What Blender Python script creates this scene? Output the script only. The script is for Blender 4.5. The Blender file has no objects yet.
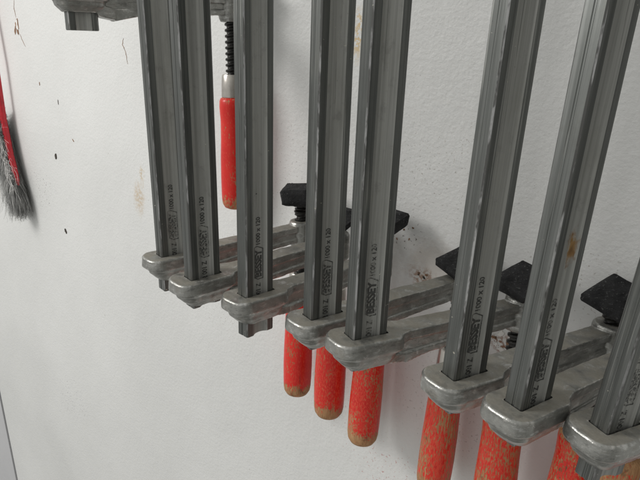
import bpy, bmesh, math, random
from mathutils import Matrix, Vector, noise
C = bpy.context.scene.collection
SC = bpy.context.scene
MM = 0.001
OFF = Vector((250.0, -472.0, 1500.0))          # survey frame (mm, camera at its origin) -> world
random.seed(4)

# ------------------------------------------------------------------ camera
cam_d = bpy.data.cameras.new('camera'); cam = bpy.data.objects.new('camera', cam_d); C.objects.link(cam)
SC.camera = cam
cam_d.sensor_width = 36; cam_d.lens = 586.0 / 640 * 36
cam_d.clip_start = 0.01; cam_d.clip_end = 100
r = Vector((0.753514079, 0.655124222, 0.055034413))
u = Vector((-0.242155140, 0.198746185, 0.949663440))
f = Vector((-0.611209642, 0.728911660, -0.308400008))
M = Matrix((r, u, -f)).transposed().to_4x4()
M.translation = OFF * MM
cam.matrix_world = M

# ------------------------------------------------------------------ world, lamps, exposure
W = bpy.data.worlds.new('World'); SC.world = W; W.use_nodes = True
nt = W.node_tree; nt.nodes.clear()
wo = nt.nodes.new('ShaderNodeOutputWorld'); bg = nt.nodes.new('ShaderNodeBackground')
tc = nt.nodes.new('ShaderNodeTexCoord'); vd = nt.nodes.new('ShaderNodeVectorMath'); vd.operation = 'DOT_PRODUCT'
vd.inputs[1].default_value = Vector((-0.35, -0.68, 0.64)).normalized()
cr = nt.nodes.new('ShaderNodeValToRGB')
cr.color_ramp.elements[0].position = 0.0; cr.color_ramp.elements[0].color = (0.12, 0.12, 0.105, 1)
cr.color_ramp.elements[1].position = 1.0; cr.color_ramp.elements[1].color = (0.80, 0.80, 0.78, 1)
mr = nt.nodes.new('ShaderNodeMapRange'); mr.inputs[1].default_value = -0.8; mr.inputs[2].default_value = 1.0
nt.links.new(tc.outputs['Generated'], vd.inputs[0]); nt.links.new(vd.outputs['Value'], mr.inputs[0])
nt.links.new(mr.outputs[0], cr.inputs[0]); nt.links.new(cr.outputs[0], bg.inputs[0]); nt.links.new(bg.outputs[0], wo.inputs[0])
bg.inputs[1].default_value = 0.9

def area(name, loc, target, size, power, col):
    l = bpy.data.lights.new(name, 'AREA'); l.shape = 'RECTANGLE'; l.size = size[0]; l.size_y = size[1]
    l.energy = power; l.color = col
    o = bpy.data.objects.new(name, l); C.objects.link(o); o.location = loc
    o.rotation_euler = (Vector(target) - Vector(loc)).to_track_quat('-Z', 'Y').to_euler()
area('window_light', (-1.35, -1.45, 2.35), (-0.45, 0, 1.3), (0.7, 0.7), 24.5, (1.0, 0.985, 0.96))
SC.view_settings.view_transform = 'Standard'; SC.view_settings.look = 'None'
SC.view_settings.exposure = 0.0; SC.view_settings.gamma = 1.0

# ------------------------------------------------------------------ helpers
def mesh_obj(name, bm, mat, parent=None, smooth=True, angle=35):
    me = bpy.data.meshes.new(name)
    bmesh.ops.recalc_face_normals(bm, faces=bm.faces)
    for v in bm.verts: v.co *= MM
    bm.to_mesh(me); bm.free()
    me.materials.append(mat)
    if smooth:
        me.polygons.foreach_set('use_smooth', [True] * len(me.polygons))
        me.set_sharp_from_angle(angle=math.radians(angle))
    o = bpy.data.objects.new(name, me); C.objects.link(o)
    if parent: o.parent = parent
    return o
def tag(o, label=None, cat=None, group=None, kind=None):
    if label: o['label'] = label
    if cat: o['category'] = cat
    if group: o['group'] = group
    if kind: o['kind'] = kind
def prism(bm, outline, z0, z1, sc=1.0, shift=(0, 0)):
    lo = [bm.verts.new((x, y, z0)) for x, y in outline]
    hi = [bm.verts.new((x * sc + shift[0], y * sc + shift[1], z1)) for x, y in outline]
    n = len(lo)
    for i in range(n): bm.faces.new((lo[i], lo[(i + 1) % n], hi[(i + 1) % n], hi[i]))
    bm.faces.new(lo[::-1]); bm.faces.new(hi)
def loft(bm, rings, cap=True):
    R = [[bm.verts.new(p) for p in ring] for ring in rings]
    n = len(R[0])
    for a, b in zip(R[:-1], R[1:]):
        for i in range(n): bm.faces.new((a[i], a[(i + 1) % n], b[(i + 1) % n], b[i]))
    if cap: bm.faces.new(R[0][::-1]); bm.faces.new(R[-1])
def lathe(bm, prof, seg=40, cap=True):
    loft(bm, [[(rr * math.cos(2 * math.pi * k / seg), rr * math.sin(2 * math.pi * k / seg), z) for k in range(seg)] for rr, z in prof], cap)
def rrect(x0, x1, y0, y1, rf, rb, seg=7):
    """rounded rectangle, rf = corner radius at y0, rb = at y1"""
    pts = []
    for cx, cy, rad, a0 in ((x1 - rf, y0 + rf, rf, -90), (x1 - rb, y1 - rb, rb, 0), (x0 + rb, y1 - rb, rb, 90), (x0 + rf, y0 + rf, rf, 180)):
        for k in range(seg + 1):
            a = math.radians(a0 + 90 * k / seg); pts.append((cx + rad * math.cos(a), cy + rad * math.sin(a)))
    return pts

# ------------------------------------------------------------------ materials
class NM:
    def __init__(s, name):
        s.m = bpy.data.materials.new(name); s.m.use_nodes = True
        s.t = s.m.node_tree; s.b = s.t.nodes['Principled BSDF']
        s.tc = s.t.nodes.new('ShaderNodeTexCoord'); s.co = s.tc.outputs['Object']
    def n(s, ty, **k):
        x = s.t.nodes.new(ty)
        for a, v in k.items(): setattr(x, a, v)
        return x
    def l(s, a, b): s.t.links.new(a, b)
    def mapped(s, scale=(1, 1, 1), loc=(0, 0, 0)):
        m = s.n('ShaderNodeMapping'); m.inputs['Scale'].default_value = scale; m.inputs['Location'].default_value = loc
        s.l(s.co, m.inputs[0]); return m.outputs[0]
    def noise(s, co, scale, detail=4, rough=0.55):
        x = s.n('ShaderNodeTexNoise'); x.inputs['Scale'].default_value = scale; x.inputs['Detail'].default_value = detail
        x.inputs['Roughness'].default_value = rough; s.l(co, x.inputs['Vector']); return x.outputs['Fac']
    def ramp(s, fac, stops):
        x = s.n('ShaderNodeValToRGB'); e = x.color_ramp.elements
        while len(e) < len(stops): e.new(0.5)
        for i, (p, c) in enumerate(stops): e[i].position = p; e[i].color = (*c, 1) if len(c) == 3 else c
        s.l(fac, x.inputs[0]); return x.outputs[0]
    def step(s, fac, a, b):
        x = s.n('ShaderNodeMapRange'); x.interpolation_type = 'SMOOTHSTEP'
        x.inputs[1].default_value = a; x.inputs[2].default_value = b; s.l(fac, x.inputs[0]); return x.outputs[0]
    def mix(s, fac, a, b):
        x = s.n('ShaderNodeMix', data_type='RGBA')
        for v, i in ((fac, 0), (a, 6), (b, 7)):
            if isinstance(v, (int, float)): x.inputs[i].default_value = v
            elif isinstance(v, tuple): x.inputs[i].default_value = (*v, 1)
            else: s.l(v, x.inputs[i])
        return x.outputs[2]
    def math(s, op, a, b=None, c=None):
        x = s.n('ShaderNodeMath', operation=op)
        for i, v in enumerate((a, b, c)):
            if v is None: continue
            if isinstance(v, (int, float)): x.inputs[i].default_value = v
            else: s.l(v, x.inputs[i])
        return x.outputs[0]
    def bump(s, h, strength, dist, prev=None):
        x = s.n('ShaderNodeBump'); x.inputs['Strength'].default_value = strength; x.inputs['Distance'].default_value = dist
        s.l(h, x.inputs['Height'])
        if prev: s.l(prev, x.inputs['Normal'])
        return x.outputs[0]
    def set(s, **k):
        for a, v in k.items():
            i = s.b.inputs[a.replace('_', ' ')]
            if isinstance(v, (int, float)): i.default_value = v
            elif isinstance(v, tuple): i.default_value = (*v, 1)
            else: s.l(v, i)

def rail_material(seed, part, rust=None):
    s = NM('drawn_steel_' + part); off = (seed * 1.7, seed * 2.3, seed * 0.9)
    streak = s.noise(s.mapped((420, 420, 5), off), 1.0, 5, 0.6)
    grain = s.noise(s.mapped((900, 900, 120), off), 1.0, 3)
    blot = s.noise(s.mapped((60, 60, 22), off), 1.0, 5, 0.6)
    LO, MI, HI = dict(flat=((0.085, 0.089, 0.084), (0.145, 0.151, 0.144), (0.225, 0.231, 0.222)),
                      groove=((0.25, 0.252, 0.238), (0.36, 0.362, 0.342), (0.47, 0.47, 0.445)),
                      edge=((0.20, 0.20, 0.20), (0.36, 0.36, 0.36), (0.60, 0.60, 0.595)))[part]  # edge: worn corner steel, its bright highlight line painted into the colour
    col = s.ramp(streak, [(0.25, LO), (0.5, MI), (0.78, HI)])
    col = s.mix(s.math('MULTIPLY', s.step(blot, 0.52, 0.78), 0.30), col, (0.24, 0.235, 0.20))
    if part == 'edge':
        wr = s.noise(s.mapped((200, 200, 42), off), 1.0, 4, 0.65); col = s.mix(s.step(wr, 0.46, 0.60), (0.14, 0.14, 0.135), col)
    # long vertical rub marks left by the sliding jaw, and a few glue or paint specks
    rub = s.noise(s.mapped((700, 700, 9), (off[2], off[0], off[1])), 1.0, 3, 0.6)
    col = s.mix(s.math('MULTIPLY', s.step(rub, 0.60, 0.68), 0.5), col, (0.42, 0.42, 0.40))
    col = s.mix(s.math('MULTIPLY', s.step(rub, 0.36, 0.30), 0.5), col, (0.08, 0.08, 0.075))
    grime = s.noise(s.mapped((90, 90, 70), (off[1], off[0], 3)), 1.0, 6, 0.7)
    col = s.mix(s.math('MULTIPLY', s.step(grime, 0.46, 0.30), 0.28), col, (0.12, 0.12, 0.11))
    scr = s.noise(s.mapped((160, 160, 260), off), 1.0, 2, 0.7)
    col = s.mix(s.step(scr, 0.74, 0.78), col, (0.52, 0.50, 0.43))
    col = s.mix(s.step(scr, 0.25, 0.20), col, (0.06, 0.06, 0.055))
    geo = s.n('ShaderNodeNewGeometry')
    rough = s.ramp(blot, [(0.3, (0.36 if part != 'groove' else 0.55,) * 3), (0.7, (0.50 if part != 'groove' else 0.7,) * 3)])
    met = {'flat': 0.85, 'groove': 0.6, 'edge': 0.9}[part]
    if rust:
        sep = s.n('ShaderNodeSeparateXYZ'); s.l(s.co, sep.inputs[0])
        dz = s.math('DIVIDE', s.math('SUBTRACT', sep.outputs['Z'], rust[1]), rust[2])
        dy = s.math('DIVIDE', s.math('SUBTRACT', sep.outputs['Y'], rust[0]), 0.0034)
        d = s.math('SQRT', s.math('ADD', s.math('MULTIPLY', dz, dz), s.math('MULTIPLY', dy, dy)))
        nn = s.noise(s.mapped((300, 300, 120)), 1.0, 4)
        d = s.math('ADD', d, s.math('MULTIPLY', s.math('SUBTRACT', nn, 0.5), 2.4))
        k = s.step(d, 1.05, 0.5)
        col = s.mix(k, col, s.ramp(nn, [(0.35, (0.15, 0.075, 0.025)), (0.65, (0.30, 0.18, 0.065))]))
        x = s.n('ShaderNodeMapRange'); x.inputs[3].default_value = met; x.inputs[4].default_value = 0.0; s.l(k, x.inputs[0]); met = x.outputs[0]
    s.set(Base_Color=col, Metallic=met, Roughness=rough)
    nb = s.bump(streak, 0.25, 0.0004); nb = s.bump(grain, 0.25, 0.0002, nb)
    s.set(Normal=nb)
    return s.m

def cast_material():
    s = NM('cast_iron'); oi = s.n('ShaderNodeObjectInfo')
    va = s.n('ShaderNodeVectorMath', operation='ADD'); s.l(s.co, va.inputs[0]); s.l(oi.outputs['Random'], va.inputs[1]); s.co = va.outputs[0]
    big = s.noise(s.mapped((1, 1, 1)), 70, 5, 0.6); fine = s.noise(s.mapped(), 650, 4, 0.6)
    geo = s.n('ShaderNodeNewGeometry'); pt = geo.outputs['Pointiness']
    col = s.ramp(big, [(0.3, (0.23, 0.23, 0.215)), (0.55, (0.33, 0.33, 0.31)), (0.75, (0.28, 0.265, 0.235))])
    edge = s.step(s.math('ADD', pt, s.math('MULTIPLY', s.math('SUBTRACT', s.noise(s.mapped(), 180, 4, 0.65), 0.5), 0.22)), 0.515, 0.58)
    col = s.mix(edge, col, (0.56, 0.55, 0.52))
    crease = s.step(pt, 0.48, 0.43)
    col = s.mix(s.math('MULTIPLY', crease, 0.6), col, (0.075, 0.065, 0.05))  # darker brown in the concave creases of the casting
    col = s.mix(s.step(fine, 0.68, 0.74), col, (0.42, 0.41, 0.38))
    # workshop dust lies on the upward faces
    sepn = s.n('ShaderNodeSeparateXYZ'); s.l(geo.outputs['Normal'], sepn.inputs[0])
    dust = s.math('MULTIPLY', s.step(sepn.outputs['Z'], 0.85, 0.98), s.step(big, 0.25, 0.60)); dust = s.math('MULTIPLY', dust, 0.75)
    band = s.noise(s.mapped((0.45, 0.45, 1.3)), 210, 5, 0.72)
    col = s.mix(s.math('MULTIPLY', s.step(band, 0.53, 0.66), 0.6), col, (0.60, 0.60, 0.59))
    col = s.mix(s.math('MULTIPLY', s.step(band, 0.46, 0.34), 0.5), col, (0.11, 0.11, 0.105))
    col = s.mix(dust, col, s.mix(fine, (0.17, 0.155, 0.125), (0.29, 0.27, 0.22)))
    x = s.n('ShaderNodeMapRange'); x.inputs[3].default_value = 0.37; x.inputs[4].default_value = 0.2; s.l(edge, x.inputs[0])
    rg = s.math('ADD', x.outputs[0], s.math('MULTIPLY', dust, 0.4))
    met = s.math('SUBTRACT', 0.8, s.math('MULTIPLY', dust, 0.75))
    s.set(Base_Color=col, Metallic=met, Roughness=rg)
    sand = s.noise(s.mapped(), 1300, 2, 0.6); nb = s.bump(big, 0.2, 0.0012); nb = s.bump(fine, 0.3, 0.0003, nb); nb = s.bump(sand, 0.35, 0.0002, nb); s.set(Normal=nb)
    return s.m

def handle_material(seed, wear):
    """wear 0..1: how much red paint is gone"""
    s = NM('worn_red_paint_on_wood'); off = (seed * 3.1, seed * 1.3, seed * 2.7)
    fl = s.noise(s.mapped((700 + 60 * (seed % 3), 700 + 60 * (seed % 3), 170 + 50 * (seed % 4)), off), 1.0, 7, 0.74)
    pa = s.noise(s.mapped((48, 48, 26), off), 1.0, 3, 0.5)
    sep = s.n('ShaderNodeSeparateXYZ'); s.l(s.co, sep.inputs[0])
    tip = s.step(sep.outputs['Z'], -0.102, -0.118)            # the butt end is rubbed bare
    top = s.step(sep.outputs['Z'], -0.012, 0.0)
    v = s.math('ADD', s.math('MULTIPLY', fl, 1.0), s.math('MULTIPLY', s.math('SUBTRACT', pa, 0.5), 0.40))
    v = s.math('ADD', v, s.math('MULTIPLY', tip, 0.19))
    v = s.math('ADD', v, s.math('MULTIPLY', top, 0.10))
    t = 0.70 - 0.30 * wear
    m = s.step(v, t, t + 0.03)
    wood = s.ramp(s.noise(s.mapped((700, 700, 40), off), 1.0, 4, 0.6), [(0.3, (0.28, 0.14, 0.06)), (0.7, (0.50, 0.29, 0.14))])
    dk = s.noise(s.mapped((90, 90, 60), off), 1.0, 4, 0.6)
    wood = s.mix(s.step(dk, 0.56, 0.68), wood, (0.20, 0.10, 0.045))
    red = s.ramp(pa, [(0.3, (0.56, 0.012, 0.009)), (0.7, (0.72, 0.024, 0.015))])
    red = s.mix(s.step(fl, t - 0.1, t), red, (0.70, 0.06, 0.03))
    crack = s.noise(s.mapped((500, 500, 14), off), 1.0, 2, 0.5)
    col = s.mix(m, red, wood)
    col = s.mix(s.math('MULTIPLY', s.step(crack, 0.30, 0.24), 0.75), col, (0.10, 0.03, 0.015))
    x = s.n('ShaderNodeMapRange'); x.inputs[3].default_value = 0.33; x.inputs[4].default_value = 0.7; s.l(m, x.inputs[0])
    s.set(Base_Color=col, Roughness=x.outputs[0]); s.b.inputs['Specular IOR Level'].default_value = 0.4
    h = s.math('SUBTRACT', s.math('MULTIPLY', crack, 0.3), m)
    s.set(Normal=s.bump(h, 0.5, 0.0004))
    return s.m

def simple(name, col, rough, metal=0.0, bump=None, var=0.25, scale=120):
    s = NM(name); nn = s.noise(s.mapped(), scale, 4, 0.6)
    lo = tuple(c * (1 - var) for c in col); hi = tuple(min(1, c * (1 + var)) for c in col)
    s.set(Base_Color=s.ramp(nn, [(0.3, lo), (0.7, hi)]), Metallic=metal, Roughness=rough)
    if bump: s.set(Normal=s.bump(s.noise(s.mapped(), bump[0], 4, 0.65), bump[1], bump[2]))
    return s.m

M_cast = cast_material()
M_screw = simple('blackened_steel', (0.035, 0.034, 0.032), 0.33, 0.7, (400, 0.3, 0.0003))
M_ferrule = simple('bright_ferrule_steel', (0.52, 0.49, 0.45), 0.28, 0.95, (300, 0.2, 0.0003), 0.15, 90)
def ink_material():
    s = NM('stamped_black_ink'); a = s.noise(s.mapped((1, 1, 1)), 420, 5, 0.7); oi = s.n('ShaderNodeObjectInfo')
    th = s.math('ADD', s.math('MULTIPLY', oi.outputs['Random'], 0.16), 0.44)
    k = s.step(s.math('SUBTRACT', a, th), 0.0, 0.10)
    s.set(Base_Color=s.mix(k, (0.075, 0.076, 0.072), (0.27, 0.27, 0.25)), Roughness=0.5, Metallic=0.4); return s.m
M_ink = ink_material()
M_screwhead = simple('rusty_screw_head', (0.07, 0.06, 0.05), 0.6, 0.5)
M_bristle = simple('grey_bristles', (0.27, 0.27, 0.26), 0.6, 0, None, 0.5, 40)
M_thread = simple('white_threads', (0.62, 0.60, 0.58), 0.7)
M_brushback = simple('red_lacquered_wood', (0.52, 0.018, 0.03), 0.35, 0, None, 0.2)
M_panel = simple('lilac_grey_panel_paint', (0.50, 0.50, 0.51), 0.5, 0, (500, 0.15, 0.0005), 0.04, 8)

def pad_material():
    s = NM('black_rubber'); nn = s.noise(s.mapped(), 420, 5, 0.7); n2 = s.noise(s.mapped(), 90, 4, 0.6)
    col = s.ramp(n2, [(0.3, (0.012, 0.012, 0.013)), (0.7, (0.040, 0.040, 0.041))])
    col = s.mix(s.step(nn, 0.56, 0.70), col, (0.13, 0.13, 0.128))
    s.set(Base_Color=col, Roughness=0.85); s.b.inputs['Specular IOR Level'].default_value = 0.25; nb = s.bump(nn, 1.0, 0.0022); s.set(Normal=nb); return s.m
M_pad = pad_material()

# --- wall paint with its bumps, scuffs and stains (wall coordinates in metres)
# each stain: x, z, half-width, half-height, colour, strength, speckle
STAINS = [
 (-0.501, 1.274, 0.019, 0.034, (0.50, 0.36, 0.20), 0.62, 3),
 (-0.492, 1.312, 0.009, 0.018, (0.50, 0.36, 0.18), 0.6, 1),
 (-0.014, 1.297, 0.021, 0.014, (0.30, 0.15, 0.08), 0.8, 1),
 (0.000, 1.312, 0.05, 0.035, (0.45, 0.36, 0.28), 0.35, 0),
 (-0.042, 1.333, 0.026, 0.020, (0.10, 0.08, 0.07), 0.9, 2),
 (-0.060, 1.305, 0.030, 0.060, (0.45, 0.42, 0.38), 0.40, 0),
 (0.075, 1.256, 0.018, 0.013, (0.22, 0.09, 0.035), 0.95, 1),
 (-0.113, 1.515, 0.008, 0.030, (0.62, 0.44, 0.20), 0.9, 1),
 (-0.818, 1.226, 0.050, 0.040, (0.16, 0.15, 0.14), 0.85, 2),
 (-0.775, 0.801, 0.070, 0.055, (0.18, 0.17, 0.18), 0.7, 2),
 (-0.080, 1.400, 0.090, 0.070, (0.30, 0.27, 0.24), 0.4, 2),
 (-0.190, 1.350, 0.050, 0.080, (0.30, 0.27, 0.24), 0.4, 2),
 (0.020, 1.400, 0.060, 0.050, (0.28, 0.24, 0.20), 0.45, 2),
 (0.120, 1.330, 0.050, 0.040, (0.28, 0.24, 0.20), 0.45, 2),
 (-0.035, 1.062, 0.060, 0.035, (0.42, 0.12, 0.10), 0.6, 2),
 (-0.090, 1.110, 0.050, 0.035, (0.42, 0.16, 0.14), 0.5, 2),
 (0.040, 1.180, 0.080, 0.060, (0.25, 0.22, 0.20), 0.5, 2),
 (-0.300, 1.200, 0.100, 0.080, (0.30, 0.25, 0.20), 0.5, 2),
]
def wall_material():
    s = NM('white_wall_paint'); sep = s.n('ShaderNodeSeparateXYZ'); s.l(s.co, sep.inputs[0])
    X, Z = sep.outputs['X'], sep.outputs['Z']
    n_big = s.noise(s.mapped(), 2.6, 4, 0.55)
    n_mid = s.noise(s.mapped(), 95, 3, 0.55)
    n_peel = s.noise(s.mapped(), 260, 3, 0.6)
    n_fine = s.noise(s.mapped(), 900, 3, 0.6)
    base = s.ramp(n_big, [(0.3, (0.62, 0.622, 0.608)), (0.7, (0.725, 0.726, 0.712))])
    dist = s.noise(s.mapped(), 70, 5, 0.65); speck = s.noise(s.mapped((1, 1, 1.0), (3, 1, 7)), 230, 3, 0.6)
    speck2 = s.noise(s.mapped((1, 1, 1.0), (1, 9, 2)), 330, 2, 0.5)
    # scattered fine fly-specks everywhere
    g = s.noise(s.mapped((1, 1, 1), (5, 5, 5)), 190, 2, 0.5); gm = s.noise(s.mapped((1, 1, 1), (2, 5, 5)), 9, 2, 0.5)
    gk = s.math('MULTIPLY', s.step(g, 0.735, 0.765), s.step(gm, 0.40, 0.60))
    col = s.mix(s.math('MULTIPLY', gk, 0.75), base, (0.22, 0.20, 0.18))
    for x, z, a, b, c, st, sp in STAINS:
        dx = s.math('DIVIDE', s.math('SUBTRACT', X, x), a); dz = s.math('DIVIDE', s.math('SUBTRACT', Z, z), b)
        d = s.math('SQRT', s.math('ADD', s.math('MULTIPLY', dx, dx), s.math('MULTIPLY', dz, dz)))
        d = s.math('ADD', d, s.math('MULTIPLY', s.math('SUBTRACT', dist, 0.5), 1.6))
        k = s.step(d, 1.0, 0.2)
        if sp == 1: k = s.math('MULTIPLY', k, s.step(speck, 0.44, 0.55))
        if sp == 3: k = s.math('MULTIPLY', k, s.step(speck, 0.30, 0.60))
        if sp == 2: k = s.math('MULTIPLY', s.step(d, 1.1, 0.6), s.step(speck2, 0.63, 0.67))
        col = s.mix(s.math('MULTIPLY', k, st), col, c)
    s.set(Base_Color=col, Roughness=0.52)
    n_lump = s.noise(s.mapped((1, 1, 0.6)), 28, 3, 0.5); nb = s.bump(n_lump, 0.22, 0.006); nb = s.bump(n_mid, 0.22, 0.0022, nb); nb = s.bump(n_peel, 0.6, 0.0011, nb); nb = s.bump(n_fine, 0.2, 0.0004, nb)
    s.set(Normal=nb); return s.m

# ------------------------------------------------------------------ the wall and the panel beside it
def slab(name, quad, y0, y1, mat, parent=None):
    """quad: (x,z) corners in mm; a slab between the two depths"""
    bm = bmesh.new()
    loft(bm, [[(x, y0, z) for x, z in quad], [(x, y1, z) for x, z in quad]])
    o = mesh_obj(name, bm, mat, parent, smooth=False); return o
M_wall = wall_material()
# the joint leans a little, as in the photograph
jx = lambda z: -1164.2 + (630.2 - z) * (41.8 / 234.9)
wall = slab('wall', [(jx(-400), -400), (1600, -400), (1600, 2900), (jx(2900), 2900)], 0, 120, M_wall)
tag(wall, 'white painted wall with rust specks and small chips behind the clamps', 'wall', kind='structure')
panel = slab('wall_panel', [(-3200, -400), (jx(-400) - 4, -400), (jx(2900) - 4, 2900), (-3200, 2900)], -3, 60, M_panel)
tag(panel, 'lilac grey panel left of the dark joint at the bottom left corner', 'panel', kind='structure')
back = slab('joint_backing', [(jx(-400) - 8, -400), (jx(-400) + 6, -400), (jx(2900) + 6, 2900), (jx(2900) - 8, 2900)], 122, 130, M_ink)
back.name = 'wall_joint'; tag(back, 'dark gap in the joint beside the white wall', 'joint', kind='structure')

# chips, cracks and screw holes in the plaster: thin raised or sunken flakes on the wall face
M_chip = simple('bare_plaster_edge', (0.23, 0.13, 0.075), 0.8, 0, (300, 0.5, 0.0006), 0.45, 200)
M_chipc = simple('pale_plaster', (0.74, 0.73, 0.70), 0.7, 0, (300, 0.4, 0.0006), 0.08, 200)
def blob(name, x, z, a, b, mat, rot=0, seed=0, depth=0.6, jag=0.45, seg=26):
    bm = bmesh.new(); pts = []
    for k in range(seg):
        t = 2 * math.pi * k / seg
        q = 1 + jag * noise.noise(Vector((math.cos(t) * 1.7, math.sin(t) * 1.7, seed * 3.3))) * 1.8
        px, pz = a * q * math.cos(t), b * q * math.sin(t)
        pts.append((x + px * math.cos(rot) - pz * math.sin(rot), z + px * math.sin(rot) + pz * math.cos(rot)))
    cx, cz = x, z
    loft(bm, [[(p[0], 0.4, p[1]) for p in pts], [(cx + (p[0] - cx) * 0.86, -depth, cz + (p[1] - cz) * 0.86) for p in pts]])
    return mesh_obj(name, bm, mat, wall, smooth=False)
def crack(pts, w, mat, name='crack'):
    bm = bmesh.new()
    P = []
    for (x0, z0), (x1, z1) in zip(pts[:-1], pts[1:]):
        for k in range(5):
            t = k / 5; P.append((x0 + (x1 - x0) * t + random.uniform(-.7, .7), z0 + (z1 - z0) * t))
    P.append(pts[-1])
    n = len(P); rings = []
    for i, (x, z) in enumerate(P):
        hw = w * (0.25 + 0.75 * math.sin(math.pi * (i + .5) / n)) * random.uniform(.6, 1.2)
        rings.append([(x - hw, 0.4, z), (x + hw, 0.4, z), (x + hw * .7, -0.35, z), (x - hw * .7, -0.35, z)])
    loft(bm, rings); return mesh_obj(name, bm, mat, wall, smooth=False)
blob('paint_chip', -860, 1511, 6.5, 13, M_chip, 0.15, 2, 0.5)
blob('bare_spot', -859.5, 1512.5, 3.6, 8.5, M_chipc, 0.15, 4, 1.0)
blob('paint_chip', -869, 1503, 3.0, 7, M_chip, -0.5, 6, 0.6)
crack([(-862, 1552), (-866, 1538), (-861, 1524)], 0.9, M_chip)
crack([(-852, 1497), (-846, 1488), (-835, 1477)], 0.8, M_chip)
crack([(-524, 1500), (-527, 1492), (-520, 1482), (-516, 1466)], 0.8, M_chip)
blob('screw_hole', -732, 1393, 1.6, 4.2, M_screwhead, 0.1, 1, 0.3)
blob('screw_head', -756, 1298.4, 3.2, 5.2, M_screwhead, 0, 3, 1.2, 0.15)
blob('screw_head', -742, 1165.7, 3.0, 4.8, M_screwhead, 0.4, 5, 1.2, 0.3)
blob('paint_chip', -794, 1418, 1.5, 3.0, M_chip, 0, 8, 0.4)
blob('paint_chip', -690, 1335, 3.2, 1.4, M_chip, -0.5, 9, 0.4)
for k, (x, z) in enumerate(((-40, 1338), (-33, 1330), (-47, 1327), (-30, 1342))):
    blob('paint_chip', x, z, 1.2, 1.0, M_chip, k, 20 + k, 0.3)
for k, (x, z) in enumerate(((66, 1262), (72, 1268), (79, 1260), (74, 1253), (84, 1266), (69, 1256))):
    blob('paint_flake', x, z, random.uniform(1.5, 3.6), random.uniform(1.2, 2.6), (M_chip, M_chipc)[k % 2], k, 40 + k, random.uniform(.6, 1.8))
for k in range(4):
    blob('paint_flake', -14 + random.gauss(0, 7), 1296 + random.gauss(0, 5), random.uniform(.8, 2.2), random.uniform(.8, 1.8), (M_chip, M_screwhead)[k % 2], k, 60 + k, 0.7)

# ------------------------------------------------------------------ clamp geometry (millimetres; rail axis = local z, jaw ring top = z 0)
RT, RW = 11.85, 26.8
def rail_section():
    """closed outline and the material slot of each of its edges (0 flats, 1 groove, 2 rubbed corners with a highlight painted in)"""
    t, w = RT / 2, RW / 2; fl = 6.3; d = 2.8; ch = 0.9
    half = [(t, -w + ch, 0)]
    half.append((t, -w + fl, 1))
    N = 15; y0, y1 = -w + fl, w - fl
    for k in range(N):                                   # shallow hollow groove
        a = k / (N - 1); q = 1 - abs(2 * a - 1) ** 2.2
        half.append((t - 0.5 - (d - 0.5) * q, y0 + 0.4 + (y1 - y0 - 0.8) * a, 1))
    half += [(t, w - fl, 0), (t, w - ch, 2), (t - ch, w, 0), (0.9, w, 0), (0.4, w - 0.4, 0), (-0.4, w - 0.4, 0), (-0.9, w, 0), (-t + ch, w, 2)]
    other = [(-x, -y, m) for x, y, m in half]
    return half + other
def build_rail(parent, nub, mats, top=985.0):
    sec = rail_section(); bm = bmesh.new(); n = len(sec)
    zs = [-nub, -nub + 0.8] + [(-nub + 0.8) + (top - (-nub + 0.8)) * k / 40 for k in range(1, 41)]
    R = []
    for i, z in enumerate(zs):
        s = 0.965 if i == 0 else 1.0
        R.append([bm.verts.new((x * s, y * s, z)) for x, y, m in sec])
    for a, b in zip(R[:-1], R[1:]):
        for i in range(n):
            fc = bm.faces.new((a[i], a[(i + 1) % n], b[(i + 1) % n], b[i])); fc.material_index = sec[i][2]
    bm.faces.new(R[0][::-1]); bm.faces.new(R[-1])
    o = mesh_obj('rail', bm, mats[0], parent, angle=25)
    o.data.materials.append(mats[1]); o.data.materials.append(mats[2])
    return o

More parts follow.
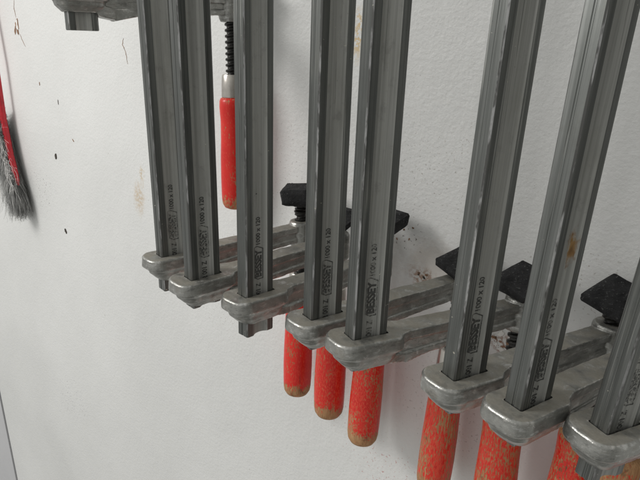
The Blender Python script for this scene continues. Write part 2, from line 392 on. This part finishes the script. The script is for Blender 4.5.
CAST_TEX = bpy.data.textures.new('casting_lumps', 'CLOUDS'); CAST_TEX.noise_scale = 0.011; CAST_TEX.noise_depth = 2
def build_arm(parent, S, deep=0.0):
    bm = bmesh.new()
    # ring round the rail: top flange with a rolled edge, tapering skirt below
    o = rrect(-16.0, 16.0, -26.5, 24, 12.0, 8)
    prism(bm, [(x * .945, y * .965) for x, y in o], 0, -1.5, 1 / .955); prism(bm, [(x * .99, y * .995) for x, y in o], -1.4, -9.6, 1.035)
    prism(bm, [(x * 1.02, y * 1.02) for x, y in o], -9.2, -11.6, 0.90)
    prism(bm, [(x * .86, y * .87) for x, y in o], -11, -16.5, 0.92); prism(bm, [(x * .80, y * .81) for x, y in o], -16, -21.5, 0.78, (0, 1.0))
    # arm: upper flange, web, lower flange
    def beam(y0, y1, hw0, hw1, zt0, zt1, zb0, zb1):
        loft(bm, [[(-hw0, y0, zb0), (hw0, y0, zb0), (hw0, y0, zt0), (-hw0, y0, zt0)],
                  [(-hw1, y1, zb1), (hw1, y1, zb1), (hw1, y1, zt1), (-hw1, y1, zt1)]])
    ye = S - 2
    beam(17, 31, 13.6, 9.0, 0, 0, -9.0, -7.5)
    beam(30, ye, 9.0, 7.8, 0, 0, -7.5, -6.0)
    beam(16, ye, 7.2, 5.8, -2, -2, -21 - deep, -14)
    beam(12, 28, 10.6, 8.4, -14, -17, -21 - deep, -24.0 - deep)
    beam(29, 50, 8.6, 8.0, -17, -16, -25 - deep, -21 - deep * .7)
    beam(49, ye, 8.0, 7.2, -16, -12.0, -21 - deep * .7, -16.5)
    # boss for the spindle
    for rr0, rr1, z0, z1 in ((12.4, 12.8, 2.0, -20.0), (11.0, 12.4, 4.0, 2.0), (12.8, 11.0, -20, -23.5)):
        seg = 28
        loft(bm, [[(rr0 * math.cos(2 * math.pi * k / seg), S + rr0 * math.sin(2 * math.pi * k / seg), z0) for k in range(seg)],
                  [(rr1 * math.cos(2 * math.pi * k / seg), S + rr1 * math.sin(2 * math.pi * k / seg), z1) for k in range(seg)]])
    # small triangular casting lug where the ring meets the arm
    prism(bm, [(5.0, 27), (8.0, 34), (2.5, 33)], -1, 1.1)
    bmesh.ops.recalc_face_normals(bm, faces=bm.faces)
    arm = mesh_obj('sliding_arm', bm, M_cast, None)
    bc = bmesh.new()
    prism(bc, rrect(-RT / 2 - 0.55, RT / 2 + 0.55, -RW / 2 - 0.5, RW / 2 + 1.3, 1.2, 1.2, 3), -60, 40)
    cut = mesh_obj('cutter', bc, M_cast, None, smooth=False)
    m = arm.modifiers.new('r', 'REMESH'); m.mode = 'VOXEL'; m.voxel_size = 0.0007
    m = arm.modifiers.new('s', 'SMOOTH'); m.factor = 0.5; m.iterations = 3
    m = arm.modifiers.new('d', 'DISPLACE'); m.texture = CAST_TEX; m.strength = 0.0009; m.mid_level = 0.5; m.texture_coords = 'LOCAL'
    m = arm.modifiers.new('b', 'BOOLEAN'); m.operation = 'DIFFERENCE'; m.object = cut; m.solver = 'EXACT'
    bpy.context.view_layer.update()
    dg = bpy.context.evaluated_depsgraph_get()
    me = bpy.data.meshes.new_from_object(arm.evaluated_get(dg))
    me.polygons.foreach_set('use_smooth', [True] * len(me.polygons)); me.set_sharp_from_angle(angle=math.radians(50))
    arm.modifiers.clear(); arm.data = me; arm.parent = parent
    bpy.data.objects.remove(cut)
    return arm

def thread_mesh():
    bm = bmesh.new(); seg = 28; pitch = 5.9; z0, z1 = -62.0, 24.0; dz = 0.42
    rings = []; n = int((z1 - z0) / dz)
    for i in range(n + 1):
        z = z0 + dz * i; ring = []
        for k in range(seg):
            fr = (z / pitch - k / seg) % 1.0
            h = 1.0 if fr < 0.32 else (1 - (fr - .32) / .16 if fr < .48 else (0.0 if fr < .84 else (fr - .84) / .16))
            rr = 4.9 + 2.1 * h
            ring.append((rr * math.cos(2 * math.pi * k / seg), rr * math.sin(2 * math.pi * k / seg), z))
        rings.append(ring)
    loft(bm, rings)
    # plain shank into the handle
    lathe(bm, [(4.8, -90), (4.8, -61)], 20)
    o = mesh_obj('spindle', bm, M_screw, None, angle=40); return o.data, o
th_me, th_o = thread_mesh(); bpy.data.objects.remove(th_o)

def build_ferrule(parent):
    bm = bmesh.new()
    lathe(bm, [(11.3, 0), (11.9, 0.6), (12.2, 1.6), (12.0, 12), (11.4, 23.4), (10.6, 24.8), (5.2, 25.2)])
    f_ = mesh_obj('ferrule', bm, M_ferrule, parent)
    bm = bmesh.new()
    seg = 18    # crimp dimple on each side
    for s in (-1, 1):
        loft(bm, [[(s * 3 + 3.0 * math.cos(2 * math.pi * k / seg), -12.0 + 0.0 * s, 13 + 4.6 * math.sin(2 * math.pi * k / seg)) for k in range(seg)],
                  [(s * 3 + 2.5 * math.cos(2 * math.pi * k / seg), -12.25, 13 + 4.0 * math.sin(2 * math.pi * k / seg)) for k in range(seg)]])
        break
    return f_
def build_handle(parent, mat, rad=1.0, seed=0):
    L = 126.0; prof = [(10.5, 0.5), (12.6, 0.0), (14.6, -1.0), (15.9, -4), (16.2, -10), (15.3, -26), (15.6, -45), (16.4, -68), (16.6, -88), (16.4, -105), (16.1, -114), (15.2, -119.5), (12.8, -123.5), (9.4, -125), (5, -126.3), (1, -126.6)]
    bm = bmesh.new(); fine = []
    for (r0, z0), (r1, z1) in zip(prof[:-1], prof[1:]):
        k = max(1, int(abs(z1 - z0) / 4))
        fine += [(r0 + (r1 - r0) * j / k, z0 + (z1 - z0) * j / k) for j in range(k)]
    fine.append(prof[-1]); seg = 48; rings = []
    for rr, z in fine:
        ring = []
        for k in range(seg):
            a = 2 * math.pi * k / seg
            q = rr * rad * (1 + 0.012 * noise.noise(Vector((math.cos(a) * 1.5, math.sin(a) * 1.5, z * .03 + seed * 5))) + 0.004 * noise.noise(Vector((math.cos(a) * 9, math.sin(a) * 9, z * .1 + seed))))
            ring.append((q * math.cos(a), q * math.sin(a), z))
        rings.append(ring)
    loft(bm, rings)
    return mesh_obj('handle', bm, mat, parent, angle=60)
def build_pad(parent, seed, hh):
    """square rubber cap over the swivel foot; origin at the ball joint"""
    bm = bmesh.new()
    lv = [(6.0, 0.0, 6), (9.0, 1.0, 7), (16.4, 4.0, 4), (17.6, 5.0, 2.6), (17.7, 5.8 + hh, 2.4), (17.0, 6.9 + hh, 2.4), (12, 7.3 + hh, 3), (4, 7.4 + hh, 2)]
    rings = []
    for hw, z, rad in lv:
        rr = rrect(-hw, hw, -hw, hw, min(rad, hw * .9), min(rad, hw * .9), 6)
        out = []
        for x, y in rr:
            nn = noise.noise_vector(Vector((x * .13, y * .13, z * .2 + seed * 7)))
            out.append((x + nn.x * 2.2, y + nn.y * 2.2, z + nn.z * 1.6 + (nn.x * 1.4)))
        rings.append(out)
    loft(bm, rings); bmesh.ops.subdivide_edges(bm, edges=[e for e in bm.edges if e.calc_length() > 3], cuts=2, use_grid_fill=True)
    for v in bm.verts:
        nn = noise.noise_vector(Vector((v.co.x * .45, v.co.y * .45, v.co.z * .45 + seed * 3))); v.co += nn * 0.45; n2 = noise.noise_vector(Vector((v.co.x * 1.3, v.co.y * 1.3, v.co.z * 1.3 + seed))); v.co += n2 * 0.35
    p = mesh_obj('swivel_pad', bm, M_pad, parent, angle=38); return p
def build_neck(parent):
    bm = bmesh.new()
    lathe(bm, [(4.2, -13), (4.2, -6.5), (7.6, -6.0), (7.6, -4.6), (4.6, -3.6), (5.6, 1.5), (9.5, 4.5), (9.0, 6)], 28)
    return mesh_obj('pad_neck', bm, M_screw, parent, angle=40)

def groove_rise(y):
    return 0.0023 * (abs(y) / 0.0067) ** 2.2          # the print follows the hollow of the groove
def text_mesh(body, size, length, bold=0.0):
    cu = bpy.data.curves.new('t', 'FONT'); cu.body = body; cu.size = size * MM; cu.extrude = 0.00004; cu.offset = bold * MM
    cu.resolution_u = 3; cu.align_x = 'LEFT'
    o = bpy.data.objects.new('t', cu); C.objects.link(o); bpy.context.view_layer.update()
    me = bpy.data.meshes.new_from_object(o.evaluated_get(bpy.context.evaluated_depsgraph_get()))
    bpy.data.objects.remove(o)
    xs = [v.co.x for v in me.vertices]; ys = [v.co.y for v in me.vertices]
    x0, x1, y0, y1 = min(xs), max(xs), min(ys), max(ys)
    k = length * MM / (x1 - x0); ky = size * MM / (y1 - y0)
    for v in me.vertices:
        v.co.x = (v.co.x - x0) * k; v.co.y = (v.co.y - (y0 + y1) / 2) * ky; v.co.z += groove_rise(v.co.y)
    me.materials.append(M_ink); return me
ME_size = text_mesh('1000 x 120', 4.1, 21.5, 0.10)
ME_brand = text_mesh('BESSEY', 6.6, 22.5, 0.30)
ME_num = text_mesh('2 001 Z', 4.6, 15.0, 0.12)
def frame_mesh():
    """the slanted outlined box round the maker's name"""
    bm = bmesh.new()
    out = [(-1.6, -4.4), (23.2, -4.4), (25.4, 1.0), (25.0, 4.4), (0.2, 4.4), (-2.2, 0)]
    def dens(p):
        q = []
        for (ax, ay), (bx, by) in zip(p, p[1:] + p[:1]): q += [(ax + (bx - ax) * t / 6, ay + (by - ay) * t / 6) for t in range(6)]
        return q
    out = dens(out); inn = [(x * 0.955 + 0.5, y * 0.85) for x, y in out]
    n = len(out)
    for z0, z1 in ((-0.04, 0.04),):
        a = [bm.verts.new((x, y, z0)) for x, y in out]; b = [bm.verts.new((x, y, z0)) for x, y in inn]
        c = [bm.verts.new((x, y, z1)) for x, y in out]; d = [bm.verts.new((x, y, z1)) for x, y in inn]
        for i in range(n):
            j = (i + 1) % n
            bm.faces.new((a[i], a[j], c[j], c[i])); bm.faces.new((b[j], b[i], d[i], d[j]))
            bm.faces.new((c[i], c[j], d[j], d[i])); bm.faces.new((a[j], a[i], b[i], b[j]))
    o = mesh_obj('f', bm, M_ink, None, smooth=False); me = o.data
    for v in me.vertices: v.co.z += groove_rise(v.co.y)
    bpy.data.objects.remove(o); return me
ME_frame = frame_mesh()
def put_text(me, name, rail, z):
    o = bpy.data.objects.new(name, me); C.objects.link(o); o.parent = rail
    x = RT / 2 - 2.8 + 0.14
    # text runs up the rail (+z), its top towards the rail's outer edge (-y), facing +x
    o.matrix_local = Matrix(((0, 0, 1, x * MM), (0, -1, 0, 0), (1, 0, 0, z * MM), (0, 0, 0, 1)))
    return o

# X, Y, Z, psi, lean x, lean y, throat, nub, spindle shift, spindle drop, (pad yaw, tilt x, tilt y), wear, handle radius, text z, label
CL = [
 (-419.99, 295.92, -180.84, -0.1594, -0.0264, -0.0324, 128.3, 33, 5, 0, (42, 4, -3), 0.30, .97, 0, 'leftmost steel bar clamp of the long row, short rail stub under its jaw'),
 (-354.27, 277.59, -177.63, -0.1212, -0.0055, -0.0422, 132.7, 25, 4, 0, (15, 10, 8), 0.48, .99, 2.5, 'second steel bar clamp from the left in the long row, overlapping the leftmost one'),
 (-308.94, 293.61, -182.57, -0.0640, -0.0254, -0.0133, 121.5, 34, 10, 0, (6, 12, 10), 0.50, .98, -2, 'steel bar clamp whose grooved rail end sticks out well below its jaw above bare wall'),
 (-245.85, 300.63, -181.38, -0.2404, -0.0189, -0.0119, 127.7, 24, 9, 0, (79, 22, 6), 0.66, 1.0, 2, 'fourth steel bar clamp from the left, jaw just above the two leftmost lower red handles'),
 (-202.66, 295.15, -179.25, -0.3641, -0.0290, 0.0080, 131.9, 23.5, 0, 0, (92, 14, 8), 0.62, 1.08, 0.5, 'fifth steel bar clamp from the left, its jaw above the longest fully visible red handle'),
 (-134.82, 306.49, -184.00, -0.3281, 0.0038, -0.0047, 125.3, 24, 7, 0, (86, 24, 4), 0.58, 1.08, 1, 'steel bar clamp just right of the wide gap, third from the right'),
 (-91.92, 299.68, -180.28, -0.2568, 0.0216, -0.0023, 120.0, 24, 0, 0, (50, 5, 5), 0.85, 1.05, 0, 'steel bar clamp with an orange rust stain on its rail, second from the right'),
 (-50.67, 320.73, -185.64, -0.3832, 0.0528, 0.0087, 118.0, 34, 0, 0, (30, 5, 5), 0.6, 1.0, 0, 'nearest steel bar clamp, cut off by the right edge of the photograph'),
 (-540.08, 286.69, 41.60, -0.2322, -0.0217, -0.0237, 138.7, 37, 0, -23, (30, 5, 5), 0.22, 0.92, 0, 'steel bar clamp hung higher than the rest, its jaw at the top left corner'),
]
for i, (X, Y, Z, psi, ta, tb, throat, nub, sh, drop, padr, wear, hrad, tz, label) in enumerate(CL):
    root = bpy.data.objects.new('bar_clamp', None); C.objects.link(root); root.empty_display_size = 0.03
    tag(root, label, 'bar clamp', 'steel bar clamps hanging on the wall')
    zax = Vector((ta, tb, 1)).normalized(); xax = Vector((math.cos(psi), math.sin(psi), 0)); xax = (xax - xax.dot(zax) * zax).normalized(); yax = zax.cross(xax)
    m = Matrix((xax, yax, zax)).transposed().to_4x4(); m.translation = (Vector((X, Y, Z)) + OFF) * MM
    root.matrix_world = m
    S = RW / 2 + throat + sh
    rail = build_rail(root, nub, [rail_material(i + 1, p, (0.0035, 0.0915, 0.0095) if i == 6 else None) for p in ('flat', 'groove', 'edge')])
    if i == 6: rail['label'] = 'steel rail with an orange rust stain'
    arm = build_arm(root, S, 3.0 if i == 8 else 0.0)
    if i == 2: arm.rotation_euler.z = -0.05; arm_turn = Matrix.Rotation(-0.05, 4, 'Z')
    else: arm_turn = Matrix.Identity(4)
    if i < 8:
        put_text(ME_size, 'lettering', rail, 41.5 + tz)
        put_text(ME_brand, 'brand_mark', rail, 15 + tz)
        put_text(ME_frame, 'brand_frame', rail, 15 + tz)
        put_text(ME_num, 'lettering', rail, -5.0 + tz)
    pz = (20, 12, 24, 4, 8, 18, 20, 20, 8)[i]; hd = (0, 0, 0, -16, -16, -10, -10, -10, 0)[i]
    ax = -sh / 200.0
    rot = arm_turn @ Matrix.Translation((0, S * MM, 0)) @ Matrix.Rotation(ax, 4, 'X')
    def at(o, z, extra=Matrix.Identity(4)):
        o.parent = root; o.matrix_local = rot @ Matrix.Translation((0, 0, z * MM)) @ extra
    sp = bpy.data.objects.new('spindle', th_me); C.objects.link(sp); at(sp, (drop if drop else pz - 22) - 4, Matrix.Rotation(i * 1.3, 4, 'Z'))
    fe = build_ferrule(None); at(fe, -78.5 + drop + hd, Matrix.Rotation(0.6 * i, 4, 'Z'))
    ha = build_handle(None, handle_material(i + 1, wear), hrad, i); at(ha, -78 + drop + hd)
    pr = Matrix.Rotation(math.radians(padr[1]), 4, 'X') @ Matrix.Rotation(math.radians(padr[2]), 4, 'Y') @ Matrix.Rotation(math.radians(padr[0]), 4, 'Z')
    ne = build_neck(None); at(ne, pz - 1)
    pa = build_pad(None, i, 13 if i == 0 else (8 if i == 2 else 4)); at(pa, pz + 0.5, pr)

# ------------------------------------------------------------------ dusting brush at the left edge
br = bpy.data.objects.new('hand_brush', None); C.objects.link(br); br.location = Vector((-867, -37, 1300)) * MM
tag(br, 'hand brush with red back and grey bristles hanging at the left edge', 'brush')
O = Vector((-867, -37, 1300))
A = Vector((-866, -36, 1560)) - O; B = Vector((-846, -36, 1222)) - O      # red back, from top to tip
SP = [Vector(q) + Vector((-17, 5, 0)) - O for q in ((-935, -24, 1600), (-907, -24, 1453), (-897, -24, 1345), (-882, -24, 1280), (-861, -24, 1226))]
def spine(t):
    x = t * (len(SP) - 1); k = min(int(x), len(SP) - 2); return SP[k].lerp(SP[k + 1], x - k)
bm = bmesh.new(); rings = []
d = (B - A).normalized(); side = Vector((0, 1, 0)); nx = d.cross(side).normalized()
for k in range(25):
    t = k / 24; p = spine(t); w = 4.6 * (1 - 0.55 * max(0, (t - .8) / .2) ** 2); h = 6 * (1 - 0.4 * max(0, (t - .85) / .15) ** 2)
    rings.append([tuple(p + nx * (w * math.cos(a) ** 1) + side * (h * math.sin(a))) for a in [2 * math.pi * j / 20 for j in range(20)]])
loft(bm, rings); mesh_obj('brush_back', bm, M_brushback, br)
def strands(name, mat, items):
    bm = bmesh.new()
    for p, q, bend, rad in items:
        n = 6; prev = None
        for j in range(n + 1):
            t = j / n; c = p.lerp(q, t) + bend * math.sin(math.pi * t) + Vector((0, 0, -abs((q - p).length) * 0.10 * t * t))
            rr = rad * (1 - 0.45 * t)
            ring = [bm.verts.new(c + Vector((rr * math.cos(a), rr * math.sin(a) * .9, rr * .4 * math.sin(a)))) for a in (0, 2.1, 4.2)]
            if prev:
                for s in range(3): bm.faces.new((prev[s], prev[(s + 1) % 3], ring[(s + 1) % 3], ring[s]))
            prev = ring
    return mesh_obj(name, bm, mat, br, angle=80)
its = []
for k in range(5200):
    t = random.random() ** 0.8; p = spine(0.45 + 0.55 * t) + Vector((random.uniform(-8, 3), random.uniform(-11, 8), 0))
    ang = -0.95 + 1.08 * t + random.gauss(0, 0.16)              # fans from down-left to down-right at the tip
    L = random.uniform(48, 68) * (0.9 + .1 * t)
    q = p + Vector((math.sin(ang) * L, random.gauss(0, 8), -math.cos(ang) * L * 0.98))
    its.append((p, q, Vector((random.gauss(0, 3), random.gauss(0, 3), random.gauss(0, 2))), random.uniform(.22, .5)))
strands('bristles', M_bristle, its)
its = []
for k in range(46):
    t = random.uniform(.55, 1.0); p = spine(t) + Vector((random.uniform(-8, 8), -13, 0))
    q = p + Vector((random.uniform(-5, 34), random.uniform(-6, 8), random.uniform(-30, 22)))
    its.append((p, q, Vector((random.gauss(0, 5), random.gauss(0, 3), random.gauss(0, 8))), .32))
strands('loose_threads', M_thread, its)
